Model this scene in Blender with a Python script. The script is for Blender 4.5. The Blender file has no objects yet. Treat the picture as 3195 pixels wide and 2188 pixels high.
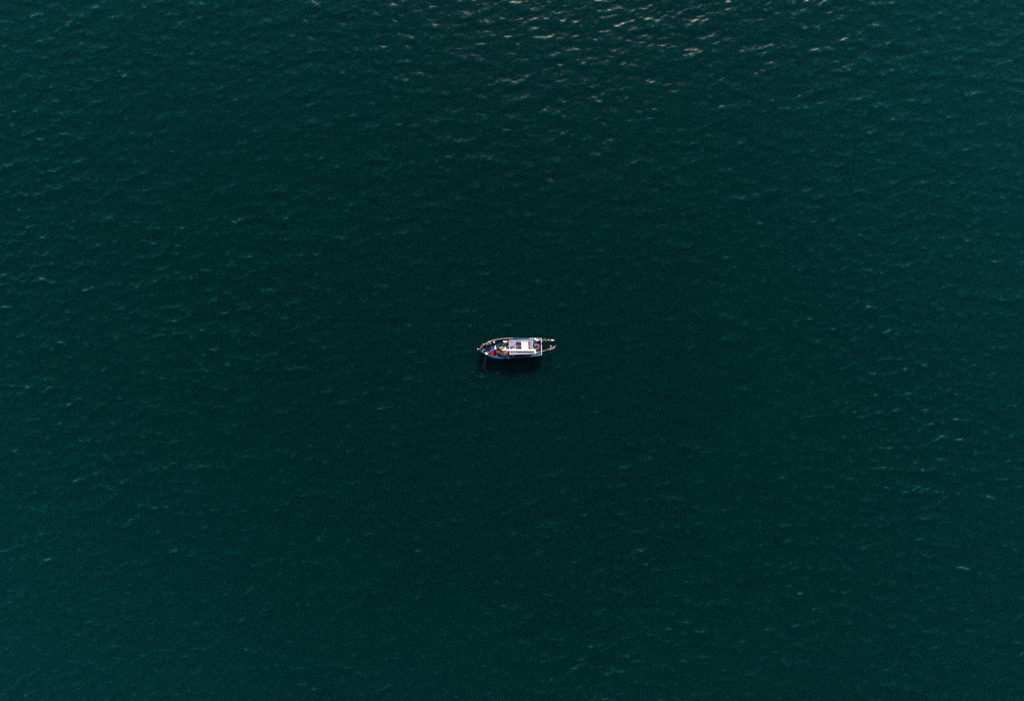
import bpy, bmesh, math, random
import numpy as np
from mathutils import Vector

random.seed(7)
rng = np.random.default_rng(11)
SC = bpy.context.scene
COL = SC.collection
R = math.radians

# ------------------------------------------------------------------ camera
H = 96.0                                   # drone height above the sea
MPP = 0.045                                # metres per photograph pixel at sea level
cam_data = bpy.data.cameras.new('camera')
cam = bpy.data.objects.new('camera', cam_data)
COL.objects.link(cam)
cam.location = (0, 0, H)
cam.rotation_euler = (0, 0, 0)
cam_data.sensor_fit = 'HORIZONTAL'
cam_data.angle = 2 * math.atan(3195 * MPP / 2 / H)
cam_data.clip_end = 20000
SC.camera = cam

# ------------------------------------------------------------------ light
SUN_EL, SUN_AZ = 26.5, 6.0                 # azimuth clockwise from +Y (top of the picture)
world = bpy.data.worlds.new('World')
SC.world = world
world.use_nodes = True
wn = world.node_tree
wn.nodes.clear()
sky = wn.nodes.new('ShaderNodeTexSky')
sky.sky_type = 'NISHITA'
sky.sun_disc = False
sky.sun_elevation = R(SUN_EL)
sky.sun_rotation = R(SUN_AZ)
bg = wn.nodes.new('ShaderNodeBackground')
bg.inputs['Strength'].default_value = 0.08
wo = wn.nodes.new('ShaderNodeOutputWorld')
wn.links.new(sky.outputs[0], bg.inputs[0])
wn.links.new(bg.outputs[0], wo.inputs[0])

sun_data = bpy.data.lights.new('sun', 'SUN')
sun_data.energy = 5.0
sun_data.angle = R(0.5)
sun_data.color = (1.0, 0.92, 0.85)
sun = bpy.data.objects.new('sun', sun_data)
COL.objects.link(sun)
sd = Vector((math.sin(R(SUN_AZ)) * math.cos(R(SUN_EL)), math.cos(R(SUN_AZ)) * math.cos(R(SUN_EL)), math.sin(R(SUN_EL))))
sun.rotation_euler = sd.to_track_quat('Z', 'Y').to_euler()
sun.location = sd * 150

vs = SC.view_settings
vs.view_transform = 'Standard'
vs.look = 'None'
vs.gamma = 1.0
vs.exposure = 0.6
vs.use_curve_mapping = False
SC.render.engine = 'CYCLES'
SC.cycles.use_denoising = False
SC.cycles.max_bounces = 6
SC.cycles.sample_clamp_indirect = 4
SC.cycles.sample_clamp_direct = 2.5
SC.cycles.filter_width = 1.3

# ------------------------------------------------------------------ materials
def mat(name, color, rough=0.6, var=0.25, scale=6.0, bump=0.0, metallic=0.0, color2=None, stretch=(1, 1, 1),
        spec=0.5, transmission=0.0, subsurf=0.0):
    m = bpy.data.materials.new(name)
    m.use_nodes = True
    nt = m.node_tree
    p = nt.nodes['Principled BSDF']
    p.inputs['Roughness'].default_value = rough
    p.inputs['Metallic'].default_value = metallic
    p.inputs['Specular IOR Level'].default_value = spec
    tc = nt.nodes.new('ShaderNodeTexCoord')
    mp = nt.nodes.new('ShaderNodeMapping')
    mp.inputs['Scale'].default_value = stretch
    nz = nt.nodes.new('ShaderNodeTexNoise')
    nz.inputs['Scale'].default_value = scale
    nz.inputs['Detail'].default_value = 6
    nz.inputs['Roughness'].default_value = 0.65
    nt.links.new(tc.outputs['Object'], mp.inputs['Vector'])
    nt.links.new(mp.outputs[0], nz.inputs['Vector'])
    cr = nt.nodes.new('ShaderNodeValToRGB')
    c2 = color2 if color2 else tuple(min(1, c * (1 + var)) for c in color)
    c1 = color if color2 else tuple(c * (1 - var) for c in color)
    cr.color_ramp.elements[0].position = 0.36
    cr.color_ramp.elements[1].position = 0.64
    cr.color_ramp.elements[0].color = (*c1, 1)
    cr.color_ramp.elements[1].color = (*c2, 1)
    nt.links.new(nz.outputs['Fac'], cr.inputs[0])
    nt.links.new(cr.outputs[0], p.inputs['Base Color'])
    if bump:
        b = nt.nodes.new('ShaderNodeBump')
        b.inputs['Strength'].default_value = bump
        b.inputs['Distance'].default_value = 0.03
        nt.links.new(nz.outputs['Fac'], b.inputs['Height'])
        nt.links.new(b.outputs[0], p.inputs['Normal'])
    if transmission:
        tr = nt.nodes.new('ShaderNodeBsdfTranslucent')
        nt.links.new(cr.outputs[0], tr.inputs['Color'])
        mx = nt.nodes.new('ShaderNodeMixShader')
        mx.inputs[0].default_value = transmission
        nt.links.new(p.outputs[0], mx.inputs[1])
        nt.links.new(tr.outputs[0], mx.inputs[2])
        nt.links.new(mx.outputs[0], nt.nodes['Material Output'].inputs['Surface'])
    return m

M = {
    'hull_blue': mat('hull_blue', (0.004, 0.055, 0.16), 0.45, 0.3, 3, 0.1),
    'rail_blue': mat('rail_blue', (0.003, 0.085, 0.23), 0.45, 0.28, 5, 0.1),
    'blue_shaded': mat('blue_paint_shaded', (0.012, 0.03, 0.16), 0.5, 0.35, 4, 0.1),  # darker copy of the blue paint, shade of bulwark and transom put in
    'rail_pale': mat('weathered_rail', (0.50, 0.40, 0.42), 0.6, 0.25, 7, 0.15),
    'rail_white': mat('rail_white', (0.72, 0.66, 0.68), 0.5, 0.12, 8, 0.1),
    'deck': mat('deck_wood', (0.07, 0.065, 0.085), 0.75, 0.35, 5, 0.3, stretch=(4, 1, 1)),
    'roof': mat('roof_board', (0.34, 0.275, 0.315), 0.55, 0.28, 4, 0.15, stretch=(0.6, 2, 1)),
    'roof_fore': mat('roof_board_fore', (0.36, 0.30, 0.35), 0.55, 0.25, 3, 0.15),
    'roof_south': mat('roof_board_shade_tint', (0.36, 0.35, 0.42), 0.55, 0.16, 4, 0.15),  # bluish skylit shade beside the pole put into the board colour
    'trim': mat('white_trim', (0.62, 0.59, 0.62), 0.5, 0.06, 8),
    'cream': mat('cream_panel', (0.86, 0.82, 0.74), 0.5, 0.04, 5, 0.05),
    'white': mat('white_paint', (0.88, 0.85, 0.82), 0.4, 0.04, 6, 0.05),
    'foam': mat('white_foam', (0.86, 0.84, 0.82), 0.6, 0.07, 12, 0.2),
    'cabin': mat('cabin_wall', (0.10, 0.22, 0.42), 0.55, 0.2, 4, 0.1),
    'cabin_floor': mat('cabin_floor', (0.30, 0.33, 0.40), 0.6, 0.25, 5, 0.2),
    'brown': mat('brown_wood', (0.16, 0.085, 0.06), 0.7, 0.35, 5, 0.3),
    'engine': mat('engine_grey', (0.22, 0.25, 0.32), 0.45, 0.3, 9, 0.2),
    'net': mat('brown_net', (0.09, 0.055, 0.045), 0.9, 0.3, 7, 1.0, color2=(0.24, 0.16, 0.145)),
    'net2': mat('stern_net', (0.20, 0.11, 0.08), 0.9, 0.3, 7, 1.0, color2=(0.40, 0.26, 0.21)),
    'strand': mat('net_strand', (0.25, 0.17, 0.155), 0.9, 0.35, 10, 0.4),
    'strand_dark': mat('net_strand_dark', (0.10, 0.065, 0.06), 0.9, 0.35, 10, 0.4),
    'yellow_rope': mat('yellow_rope', (0.26, 0.11, 0.025), 0.85, 0.35, 9, 0.6, color2=(0.44, 0.22, 0.06)),
    'teal': mat('teal_plastic', (0.008, 0.17, 0.27), 0.4, 0.2, 4),
    'tub_blue': mat('blue_plastic', (0.005, 0.07, 0.26), 0.4, 0.2, 4),
    'hose': mat('dark_hose', (0.01, 0.03, 0.06), 0.5, 0.2, 9),
    'sack': mat('pale_sack', (0.50, 0.44, 0.42), 0.8, 0.25, 8, 0.4),
    'tan': mat('tan_cloth', (0.60, 0.42, 0.24), 0.8, 0.2, 8, 0.3),
    'red': mat('red_plastic', (0.55, 0.005, 0.008), 0.45, 0.12, 5),
    'red_dark': mat('red_cloth', (0.36, 0.005, 0.005), 0.8, 0.3, 7, 0.4),
    'cyan': mat('cyan_tarp', (0.004, 0.36, 0.62), 0.5, 0.15, 5, 0.2),
    'orange': mat('orange_float', (0.55, 0.14, 0.06), 0.6, 0.2, 8),
    'olive': mat('olive_bundle', (0.24, 0.22, 0.17), 0.9, 0.35, 10, 0.6),
    'purple_cloth': mat('purple_cloth', (0.13, 0.06, 0.24), 0.85, 0.35, 8, 0.4),
    'flag_purple': mat('flag_purple', (0.36, 0.18, 0.38), 0.8, 0.3, 9, 0.2, transmission=0.4),
    'flag_black': mat('flag_black', (0.006, 0.004, 0.010), 0.95, 0.3, 9, 0.2, spec=0.05),
    'bamboo': mat('bamboo', (0.44, 0.30, 0.20), 0.6, 0.25, 10, 0.2),
    'bamboo_yellow': mat('bamboo_yellow', (0.46, 0.38, 0.20), 0.6, 0.25, 10, 0.2),
    'stem_wood': mat('stem_wood', (0.20, 0.10, 0.08), 0.7, 0.3, 8, 0.3),
    'black': mat('black_metal', (0.015, 0.015, 0.025), 0.5, 0.3, 8),
    'net_pale': mat('pale_net', (0.12, 0.15, 0.16), 0.9, 0.2, 8),
}

# ------------------------------------------------------------------ helpers
ORIGIN = {}

def P(px, py, z=0.0):
    """photograph pixel -> place in the scene for something at height z"""
    k = MPP * (H - z) / H
    return Vector(((px - 1597.5) * k, -(py - 1094.0) * k, z))

def thing(name, label, cat, loc, group=None):
    o = bpy.data.objects.new(name, None)
    o.empty_display_size = 0.3
    COL.objects.link(o)
    o.location = loc
    ORIGIN[o.name] = Vector(loc)
    o['label'] = label
    o['category'] = cat
    if group:
        o['group'] = group
    return o

def link(name, me, parent=None, loc=None):
    o = bpy.data.objects.new(name, me)
    COL.objects.link(o)
    if parent is not None:
        o.parent = parent
        ORIGIN[o.name] = ORIGIN[parent.name]
    return o

def finish(name, bm, m, parent=None, smooth=False, label=None, bevel=0.0):
    """bm is in world coordinates; the object gets its parent's origin"""
    if bevel:
        bmesh.ops.bevel(bm, geom=[e for e in bm.edges if len(e.link_faces) == 2 and e.calc_face_angle(0) > 0.6],
                        offset=bevel, segments=2, affect='EDGES', profile=0.6)
    bmesh.ops.recalc_face_normals(bm, faces=bm.faces)
    org = ORIGIN[parent.name] if parent is not None else None
    if org is None:
        c = sum((v.co for v in bm.verts), Vector()) / len(bm.verts)
        org = Vector((c.x, c.y, min(v.co.z for v in bm.verts)))
    bmesh.ops.translate(bm, verts=bm.verts, vec=-org)
    me = bpy.data.meshes.new(name)
    bm.to_mesh(me)
    bm.free()
    if smooth:
        for p in me.polygons:
            p.use_smooth = True
    me.materials.append(m)
    o = link(name, me, parent)
    if parent is None:
        o.location = org
        ORIGIN[o.name] = org
    if label:
        o['label'] = label
    return o

def tag(o, label, cat, group=None):
    o['label'] = label
    o['category'] = cat
    if group:
        o['group'] = group
    return o

def add_prism(bm, poly, z0, z1, dz=None):
    """upright slab; poly = pixel outline of its top face"""
    top = [bm.verts.new(P(x, y, z1) + Vector((0, 0, dz[i] if dz else 0))) for i, (x, y) in enumerate(poly)]
    bot = []
    for v in top:
        bot.append(bm.verts.new((v.co.x, v.co.y, z0)))
    n = len(poly)
    bm.faces.new(top)
    bm.faces.new(bot[::-1])
    for i in range(n):
        bm.faces.new((top[i], bot[i], bot[(i + 1) % n], top[(i + 1) % n]))

def slab(name, poly, z0, z1, m, parent, bevel=0.012, label=None):
    bm = bmesh.new()
    add_prism(bm, poly, z0, z1)
    return finish(name, bm, m, parent, bevel=bevel, label=label)

def rect(x0, y0, x1, y1):
    return [(x0, y0), (x1, y0), (x1, y1), (x0, y1)]

def add_tube(bm, pts, radii, seg=8, cap=True):
    pts = [Vector(p) for p in pts]
    if not isinstance(radii, (list, tuple)):
        radii = [radii] * len(pts)
    rings = []
    for i, p in enumerate(pts):
        a = pts[max(0, i - 1)]
        b = pts[min(len(pts) - 1, i + 1)]
        d = (b - a).normalized()
        u = d.cross(Vector((0, 0, 1)))
        if u.length < 1e-3:
            u = Vector((1, 0, 0))
        u.normalize()
        w = u.cross(d)
        rings.append([bm.verts.new(p + radii[i] * (math.cos(2 * math.pi * k / seg) * u + math.sin(2 * math.pi * k / seg) * w)) for k in range(seg)])
    for r0, r1 in zip(rings, rings[1:]):
        for k in range(seg):
            bm.faces.new((r0[k], r0[(k + 1) % seg], r1[(k + 1) % seg], r1[k]))
    if cap:
        bm.faces.new(rings[0][::-1])
        bm.faces.new(rings[-1])

def tube(name, pts, radii, m, parent=None, seg=8, label=None):
    bm = bmesh.new()
    add_tube(bm, pts, radii, seg)
    return finish(name, bm, m, parent, smooth=True, label=label)

def add_blob(bm, c, rx, ry, rz, rot=0.0, wob=0.12, seed=0, sub=2):
    r = random.Random(seed)
    ph = [r.uniform(0, 6.28) for _ in range(6)]
    geo = bmesh.ops.create_icosphere(bm, subdivisions=sub, radius=1.0)
    for v in geo['verts']:
        x, y, z = v.co
        k = 1 + wob * (math.sin(3 * x + ph[0]) * math.sin(2.5 * y + ph[1]) + 0.6 * math.sin(5 * z + 4 * x + ph[2]) + 0.4 * math.sin(7 * y + ph[3]))
        x, y, z = x * rx * k, y * ry * k, z * rz * k
        v.co = Vector((c[0] + x * math.cos(rot) - y * math.sin(rot), c[1] + x * math.sin(rot) + y * math.cos(rot), c[2] + z))

def blob(name, c, rx, ry, rz, m, parent=None, rot=0.0, wob=0.12, seed=0, sub=2):
    bm = bmesh.new()
    add_blob(bm, c, rx, ry, rz, rot, wob, seed, sub)
    return finish(name, bm, m, parent, smooth=True)

def lathe(name, c, prof, m, parent=None, seg=14, axis=None):
    """turned body: prof = [(radius, height)]; axis tilts it"""
    bm = bmesh.new()
    q = Vector(axis if axis else (0, 0, 1)).normalized().to_track_quat('Z', 'Y')
    rings = []
    for r_, h_ in prof:
        rings.append([bm.verts.new(Vector(c) + q @ Vector((r_ * math.cos(2 * math.pi * k / seg), r_ * math.sin(2 * math.pi * k / seg), h_))) for k in range(seg)])
    for r0, r1 in zip(rings, rings[1:]):
        for k in range(seg):
            bm.faces.new((r0[k], r0[(k + 1) % seg], r1[(k + 1) % seg], r1[k]))
    bm.faces.new(rings[0][::-1])
    bm.faces.new(rings[-1])
    return finish(name, bm, m, parent, smooth=True)

# ------------------------------------------------------------------ sea: one wind-rippled sheet out to the horizon
TILE, NF = 220.0, 2048
SLOPE = 0.125                               # rms slope of the waves
WATER = (0.0000, 0.0176, 0.0146, 1)          # clear deep water
SKY_SHEEN = (0.0000, 0.0305, 0.0335, 1)         # brighter sky reflection near the corners, painted as water colour
BUBBLE_GLOSS = (0.008, 0.135, 0.140, 1)  # bubbles plus ripple gloss, painted as one crest colour
FOAM_GLOSS = 0.36  # strength of crest foam and the ripple gloss painted with it
CHOP = 1.15                                 # how far crests are pinched together
def sea_field():
    k1 = 2 * np.pi * np.fft.fftfreq(NF, TILE / NF)
    KX, KY = np.meshgrid(k1, k1, indexing='xy')
    K = np.hypot(KX, KY)
    K[0, 0] = 1e-6
    wd = R(97.0)                                     # waves run up/down the picture, crests lean up to the right
    cs = np.cos(np.arctan2(KY, KX) - wd)
    kp = 2 * np.pi / 4.2                             # peak wavelength 4.2 m
    S = K ** -2.9 * np.exp(-1.1 * (kp / K) ** 2)
    S += 0.05 * kp ** -3.1 * np.exp(-((K - 2 * np.pi / 15) / 0.1) ** 2)   # a low longer swell
    S *= 0.10 + np.abs(cs) ** 5
    S *= np.where(cs > 0, 1.0, 0.3)
    S *= np.exp(-(K * 0.075) ** 2)
    amp = np.sqrt(S)
    amp[0, 0] = 0
    F = amp * (rng.standard_normal((NF, NF)) + 1j * rng.standard_normal((NF, NF)))
    # gusts: patches of rougher and calmer water
    G = np.exp(-(K * 5.0) ** 2) * (rng.standard_normal((NF, NF)) + 1j * rng.standard_normal((NF, NF)))
    gust = np.fft.ifft2(G).real
    gust = np.clip(1 + 0.09 * gust / gust.std(), 0.5, 1.6)
    ax = (np.arange(NF) * TILE / NF + TILE / 2) % TILE - TILE / 2
    QX, QY = np.meshgrid(ax, ax, indexing='xy')
    gust *= 0.78 + 0.46 * np.clip(np.hypot(QX, QY) / 80.0, 0, 1) ** 1.5 + 0.10 * np.clip(QY / 45.0, -1, 1)   # calmer patch where the boat lies, rougher to the north
    fi = lambda X: np.fft.ifft2(X).real
    sx, sy = fi(1j * KX * F), fi(1j * KY * F)
    sc = SLOPE / math.sqrt(np.mean(sx ** 2 + sy ** 2))
    F = F * sc
    h, dx, dy = fi(F), fi(1j * KX / K * F), fi(1j * KY / K * F)
    FS = F * np.exp(-(K * 0.10) ** 2) * 1.15         # breaking follows the longer wavelets
    jxx, jyy, jxy = fi(-KX * KX / K * FS), fi(-KY * KY / K * FS), fi(-KX * KY / K * FS)
    J = (1 + CHOP * gust * jxx) * (1 + CHOP * gust * jyy) - (CHOP * gust * jxy) ** 2
    lo, hi = np.percentile(J, 0.01), np.percentile(J, 22.0)
    crest = np.clip((hi - J) / (hi - lo), 0, 1)      # 1 where a crest is about to break
    return h * gust, dx * gust, dy * gust, crest

HF, DX, DY, CREST = sea_field()

def sample(field, X, Y):
    u = (X / TILE * NF) % NF
    v = (Y / TILE * NF) % NF
    i = np.floor(u).astype(int)
    j = np.floor(v).astype(int)
    fu, fv = u - i, v - j
    i1, j1 = (i + 1) % NF, (j + 1) % NF
    i, j = i % NF, j % NF
    return (field[j, i] * (1 - fu) * (1 - fv) + field[j, i1] * fu * (1 - fv) + field[j1, i] * (1 - fu) * fv + field[j1, i1] * fu * fv)

def axis_coords(half, step, far=9000.0):
    inner = np.arange(-half, half + step / 2, step)
    out = []
    s, p = step, half
    while p < far:
        s *= 1.22
        p += s
        out.append(p)
    out = np.array(out)
    return np.concatenate([-out[::-1], inner, out])

def build_sea():
    xs = axis_coords(86.0, 0.158)
    ys = axis_coords(61.0, 0.158)
    X, Y = np.meshgrid(xs, ys, indexing='xy')
    ex = np.maximum(np.abs(X) - 86.0, 0)
    ey = np.maximum(np.abs(Y) - 61.0, 0)
    fade = np.exp(-np.hypot(ex, ey) / 25.0)
    h = sample(HF, X, Y) * fade
    ch = CHOP
    co = np.stack([X + ch * sample(DX, X, Y) * fade, Y + ch * sample(DY, X, Y) * fade, h], -1).reshape(-1, 3).astype(np.float32)
    ny, nx = X.shape
    idx = np.arange(nx * ny).reshape(ny, nx)
    quads = np.stack([idx[:-1, :-1], idx[:-1, 1:], idx[1:, 1:], idx[1:, :-1]], -1).reshape(-1, 4)
    nq = len(quads)
    me = bpy.data.meshes.new('sea')
    me.vertices.add(len(co))
    me.vertices.foreach_set('co', co.ravel())
    me.loops.add(nq * 4)
    me.loops.foreach_set('vertex_index', quads.ravel().astype(np.int32))
    me.polygons.add(nq)
    me.polygons.foreach_set('loop_start', np.arange(0, nq * 4, 4, dtype=np.int32))
    me.polygons.foreach_set('use_smooth', np.ones(nq, dtype=bool))
    me.update(calc_edges=True)
    at = me.attributes.new('crest', 'FLOAT', 'POINT')
    at.data.foreach_set('value', (sample(CREST, X, Y) * fade).ravel().astype(np.float32))
    # sky reflection painted in as broad lighter patches, each with its own centre, reach and strength (metres)
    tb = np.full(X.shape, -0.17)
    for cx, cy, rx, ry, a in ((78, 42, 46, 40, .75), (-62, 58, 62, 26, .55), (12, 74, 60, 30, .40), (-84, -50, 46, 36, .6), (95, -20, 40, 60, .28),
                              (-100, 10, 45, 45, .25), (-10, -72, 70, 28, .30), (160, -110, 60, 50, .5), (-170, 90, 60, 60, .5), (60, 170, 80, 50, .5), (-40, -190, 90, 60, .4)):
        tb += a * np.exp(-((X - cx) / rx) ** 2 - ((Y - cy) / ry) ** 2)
    at = me.attributes.new('sky_sheen', 'FLOAT', 'POINT')
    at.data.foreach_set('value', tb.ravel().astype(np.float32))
    o = bpy.data.objects.new('sea', me)
    COL.objects.link(o)
    o['kind'] = 'structure'
    o['label'] = 'dark teal open sea with small wind waves'
    m = bpy.data.materials.new('sea_water')
    m.use_nodes = True
    nt = m.node_tree
    nt.nodes.clear()
    N, L = nt.nodes.new, nt.links.new
    out = N('ShaderNodeOutputMaterial')
    tc = N('ShaderNodeTexCoord')
    def noise(rot, sxy, scale, detail=4, dist=0.5):
        mp = N('ShaderNodeMapping')
        mp.inputs['Rotation'].default_value = (0, 0, R(rot))
        mp.inputs['Scale'].default_value = sxy
        nz = N('ShaderNodeTexNoise')
        nz.inputs['Scale'].default_value = scale
        nz.inputs['Detail'].default_value = detail
        nz.inputs['Roughness'].default_value = 0.6
        nz.inputs['Distortion'].default_value = dist
        L(tc.outputs['Object'], mp.inputs['Vector'])
        L(mp.outputs[0], nz.inputs['Vector'])
        return nz
    prev = None
    for rot, sxy, sc_, dist in ((-8, (0.75, 1.2, 1), 2.4, 0.034), (12, (0.9, 1.1, 1), 7.0, 0.014)):
        nz = noise(rot, sxy, sc_)
        b = N('ShaderNodeBump')
        b.inputs['Strength'].default_value = 0.8
        b.inputs['Distance'].default_value = dist
        L(nz.outputs['Fac'], b.inputs['Height'])
        if prev:
            L(prev.outputs[0], b.inputs['Normal'])
        prev = b
    # body of the water: light scattered back from below
    sss = N('ShaderNodeSubsurfaceScattering')
    sss.inputs['Color'].default_value = WATER
    sss.inputs['Scale'].default_value = 14.0
    sss.inputs['Radius'].default_value = (0.3, 1.0, 1.0)
    sss.inputs['Anisotropy'].default_value = 0.3
    # surface: ripples too small to model are the roughness
    gl = N('ShaderNodeBsdfGlossy')
    gl.distribution = 'BECKMANN'
    gl.inputs['Roughness'].default_value = 0.33
    L(prev.outputs[0], gl.inputs['Normal'])
    fr = N('ShaderNodeFresnel')
    fr.inputs['IOR'].default_value = 1.24
    L(prev.outputs[0], fr.inputs['Normal'])
    mx = N('ShaderNodeMixShader')
    L(fr.outputs[0], mx.inputs[0])
    L(sss.outputs[0], mx.inputs[1])
    L(gl.outputs[0], mx.inputs[2])
    # thin broken foam, with ripple gloss painted in, on the crests that are about to spill
    at = N('ShaderNodeAttribute')
    at.attribute_name = 'crest'
    fn = noise(-7, (0.32, 2.4, 1), 5.0, 6, 1.8)
    mr = N('ShaderNodeMapRange')
    mr.inputs['From Min'].default_value = 0.40
    mr.inputs['From Max'].default_value = 0.70
    L(fn.outputs['Fac'], mr.inputs['Value'])
    mu = N('ShaderNodeMath')                          # bubbles and ripple gloss, both painted into the water behind the crests
    mu.operation = 'MULTIPLY'
    L(at.outputs['Fac'], mu.inputs[0])
    L(mr.outputs[0], mu.inputs[1])
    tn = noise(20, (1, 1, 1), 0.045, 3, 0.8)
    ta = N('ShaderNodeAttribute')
    ta.attribute_name = 'sky_sheen'
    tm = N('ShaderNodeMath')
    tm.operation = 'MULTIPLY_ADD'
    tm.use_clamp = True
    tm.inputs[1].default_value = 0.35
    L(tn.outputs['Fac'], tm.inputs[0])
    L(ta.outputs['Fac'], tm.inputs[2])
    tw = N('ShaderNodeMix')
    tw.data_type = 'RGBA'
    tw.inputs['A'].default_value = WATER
    tw.inputs['B'].default_value = SKY_SHEEN
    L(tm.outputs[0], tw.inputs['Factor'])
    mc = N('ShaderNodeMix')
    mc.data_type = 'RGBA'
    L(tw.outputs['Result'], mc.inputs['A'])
    mc.inputs['B'].default_value = BUBBLE_GLOSS
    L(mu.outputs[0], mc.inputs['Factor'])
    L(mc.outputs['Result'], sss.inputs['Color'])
    cf = N('ShaderNodeMapRange')
    cf.interpolation_type = 'SMOOTHSTEP'
    cf.inputs['From Min'].default_value = 0.36
    cf.inputs['From Max'].default_value = 0.95
    cf.inputs['To Max'].default_value = FOAM_GLOSS
    L(at.outputs['Fac'], cf.inputs['Value'])
    m2 = N('ShaderNodeMath')
    m2.operation = 'MULTIPLY'
    m2.use_clamp = True
    L(cf.outputs[0], m2.inputs[0])
    L(mr.outputs[0], m2.inputs[1])
    fo = N('ShaderNodeBsdfDiffuse')
    fo.inputs['Color'].default_value = (0.26, 0.36, 0.36, 1)
    mf = N('ShaderNodeMixShader')
    L(m2.outputs[0], mf.inputs[0])
    L(mx.outputs[0], mf.inputs[1])
    L(fo.outputs[0], mf.inputs[2])
    L(mf.outputs[0], out.inputs['Surface'])
    me.materials.append(m)
    return o

build_sea()

def sea_z(x, y):
    return float(sample(HF, np.array([x]), np.array([y]))[0])

# ------------------------------------------------------------------ the boat
boat = thing('fishing_boat', 'small blue wooden fishing boat with pale cabin roof on the dark sea', 'boat', (*P(1593, 1086)[:2], 0))

NORTH = [(1495.6, 1089.2), (1503.2, 1081.3), (1511.4, 1073.9), (1522.7, 1067.0), (1535.3, 1062.4), (1547.8, 1059.4),
         (1563.5, 1057.0), (1580, 1055.8), (1603, 1055.0), (1628, 1055.0), (1660, 1055.8), (1690, 1056.6)]
SOUTH = [(1495.6, 1090.8), (1499.5, 1096.0), (1511.4, 1104.4), (1524, 1110.8), (1536.5, 1115.4), (1547, 1117.6), (1558.5, 1118.7),
         (1587, 1118.6), (1600, 1117.8), (1628, 1116.0), (1653.4, 1113.6), (1690, 1108.6)]

def interp(tab, x):
    xs_, ys_ = zip(*tab)
    return float(np.interp(x, xs_, ys_))

def smooth_tab(tab):
    xs_ = np.linspace(tab[0][0], tab[-1][0], 400)
    ys_ = np.interp(xs_, [t[0] for t in tab], [t[1] for t in tab])
    k = np.ones(21) / 21
    e = np.pad(ys_, 10, mode='reflect', reflect_type='odd')
    return list(zip(xs_, np.convolve(e, k, 'valid')))
NORTH, SOUTH = smooth_tab(NORTH), smooth_tab(SOUTH)

def sheer(x):
    return float(np.interp(x, (1490, 1500, 1520, 1560, 1620, 1690), (1.55, 1.42, 1.18, 0.95, 0.88, 1.0)))

STX = [1495.6, 1496.6, 1498, 1500, 1503, 1507, 1511, 1516, 1522, 1529, 1537, 1546, 1556, 1567, 1580, 1594, 1609, 1625, 1640, 1655, 1670, 1681, 1690]
DECK_Z = 0.46

def hull_point(x, side, inset=0.0, z=None):
    """gunwale point; inset metres towards the centreline"""
    zg = sheer(x)
    n, s_ = P(x, interp(NORTH, x), zg), P(x, interp(SOUTH, x), zg)
    p = n if side > 0 else s_
    c = (n + s_) / 2
    d = (c - p)
    L = d.length
    p = p + d * min(1.0, inset / max(L, 1e-6))
    if z is not None:
        p = Vector((p.x, p.y, z))
    return p

bm = bmesh.new()
rows = []
for x in STX:
    zg = sheer(x)
    n, s_ = hull_point(x, 1), hull_point(x, -1)
    c = (n + s_) / 2
    half = (n - s_).length / 2
    bowf = float(np.interp(x, (1495, 1530), (0.45, 1)))
    row = []
    for side, p in ((1, n), (-1, s_)):
        d = (p - c)
        for f, z in ((1.0, zg - 0.03), (1.012, zg - 0.18), (0.97, zg * 0.55), (0.86 * bowf + 0.02, 0.02), (0.55 * bowf, -0.32), (0.03, -0.5)):
            f2 = f if z > 0.3 else f
            row.append(Vector((c.x + d.x * f2 + (0.15 * (1 - bowf) if z < 0.3 else 0), c.y + d.y * f2, z)))
    rows.append(row)
for side_i in (0, 6):
    grid = [[bm.verts.new(r[side_i + k]) for k in range(6)] for r in rows]
    for a, b in zip(grid, grid[1:]):
        for k in range(5):
            bm.faces.new((a[k], a[k + 1], b[k + 1], b[k]))
    if side_i == 0:
        first = grid
for k in range(5):                                                 # transom skin
    bm.faces.new((first[-1][k], first[-1][k + 1], grid[-1][k + 1], grid[-1][k]))
bmesh.ops.remove_doubles(bm, verts=bm.verts, dist=0.004)
hull = finish('hull', bm, M['hull_blue'], boat, smooth=True)

# inner bulwark: stands on the deck inside the rail
for side in (1, -1):
    bm = bmesh.new()
    pr = []
    for x in STX[2:]:
        row = [hull_point(x, side, 0.03, sheer(x) - 0.035), hull_point(x, side, 0.07, sheer(x) - 0.035),
               hull_point(x, side, 0.29, DECK_Z - 0.02), hull_point(x, side, 0.12, DECK_Z - 0.12)]
        pr.append([bm.verts.new(v) for v in row])
    for a, b in zip(pr, pr[1:]):
        for k in range(4):
            bm.faces.new((a[k], a[(k + 1) % 4], b[(k + 1) % 4], b[k]))
    bm.faces.new(pr[0]); bm.faces.new(pr[-1][::-1])
    finish('bulwark', bm, M['rail_blue'] if side < 0 else M['blue_shaded'], boat, smooth=False)  # north side's shade painted as a darker blue than the sunlit south

# rail caps, in painted lengths
def rail(x0, x1, side, w, m, proud=0.0, label=None):
    xs_ = [x0] + [x for x in STX if x0 + 0.8 < x < x1 - 0.8] + [x1]
    bm = bmesh.new()
    pr = []
    for x in xs_:
        zg = sheer(x) + proud
        row = [hull_point(x, side, -0.03, zg - 0.03), hull_point(x, side, -0.03, zg + 0.02), hull_point(x, side, w, zg + 0.02), hull_point(x, side, w, zg - 0.03)]
        pr.append([bm.verts.new(v) for v in row])
    for a, b in zip(pr, pr[1:]):
        for k in range(4):
            bm.faces.new((a[k], a[(k + 1) % 4], b[(k + 1) % 4], b[k]))
    bm.faces.new(pr[0]); bm.faces.new(pr[-1][::-1])
    return finish('rail_cap', bm, m, boat, label=label)
rail(1497.2, 1601, 1, 0.05, M['rail_pale'], label='weathered pale rail along the bow')
rail(1601.2, 1652, 1, 0.09, M['rail_blue'])
rail(1652.2, 1690, 1, 0.05, M['rail_white'])
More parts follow.
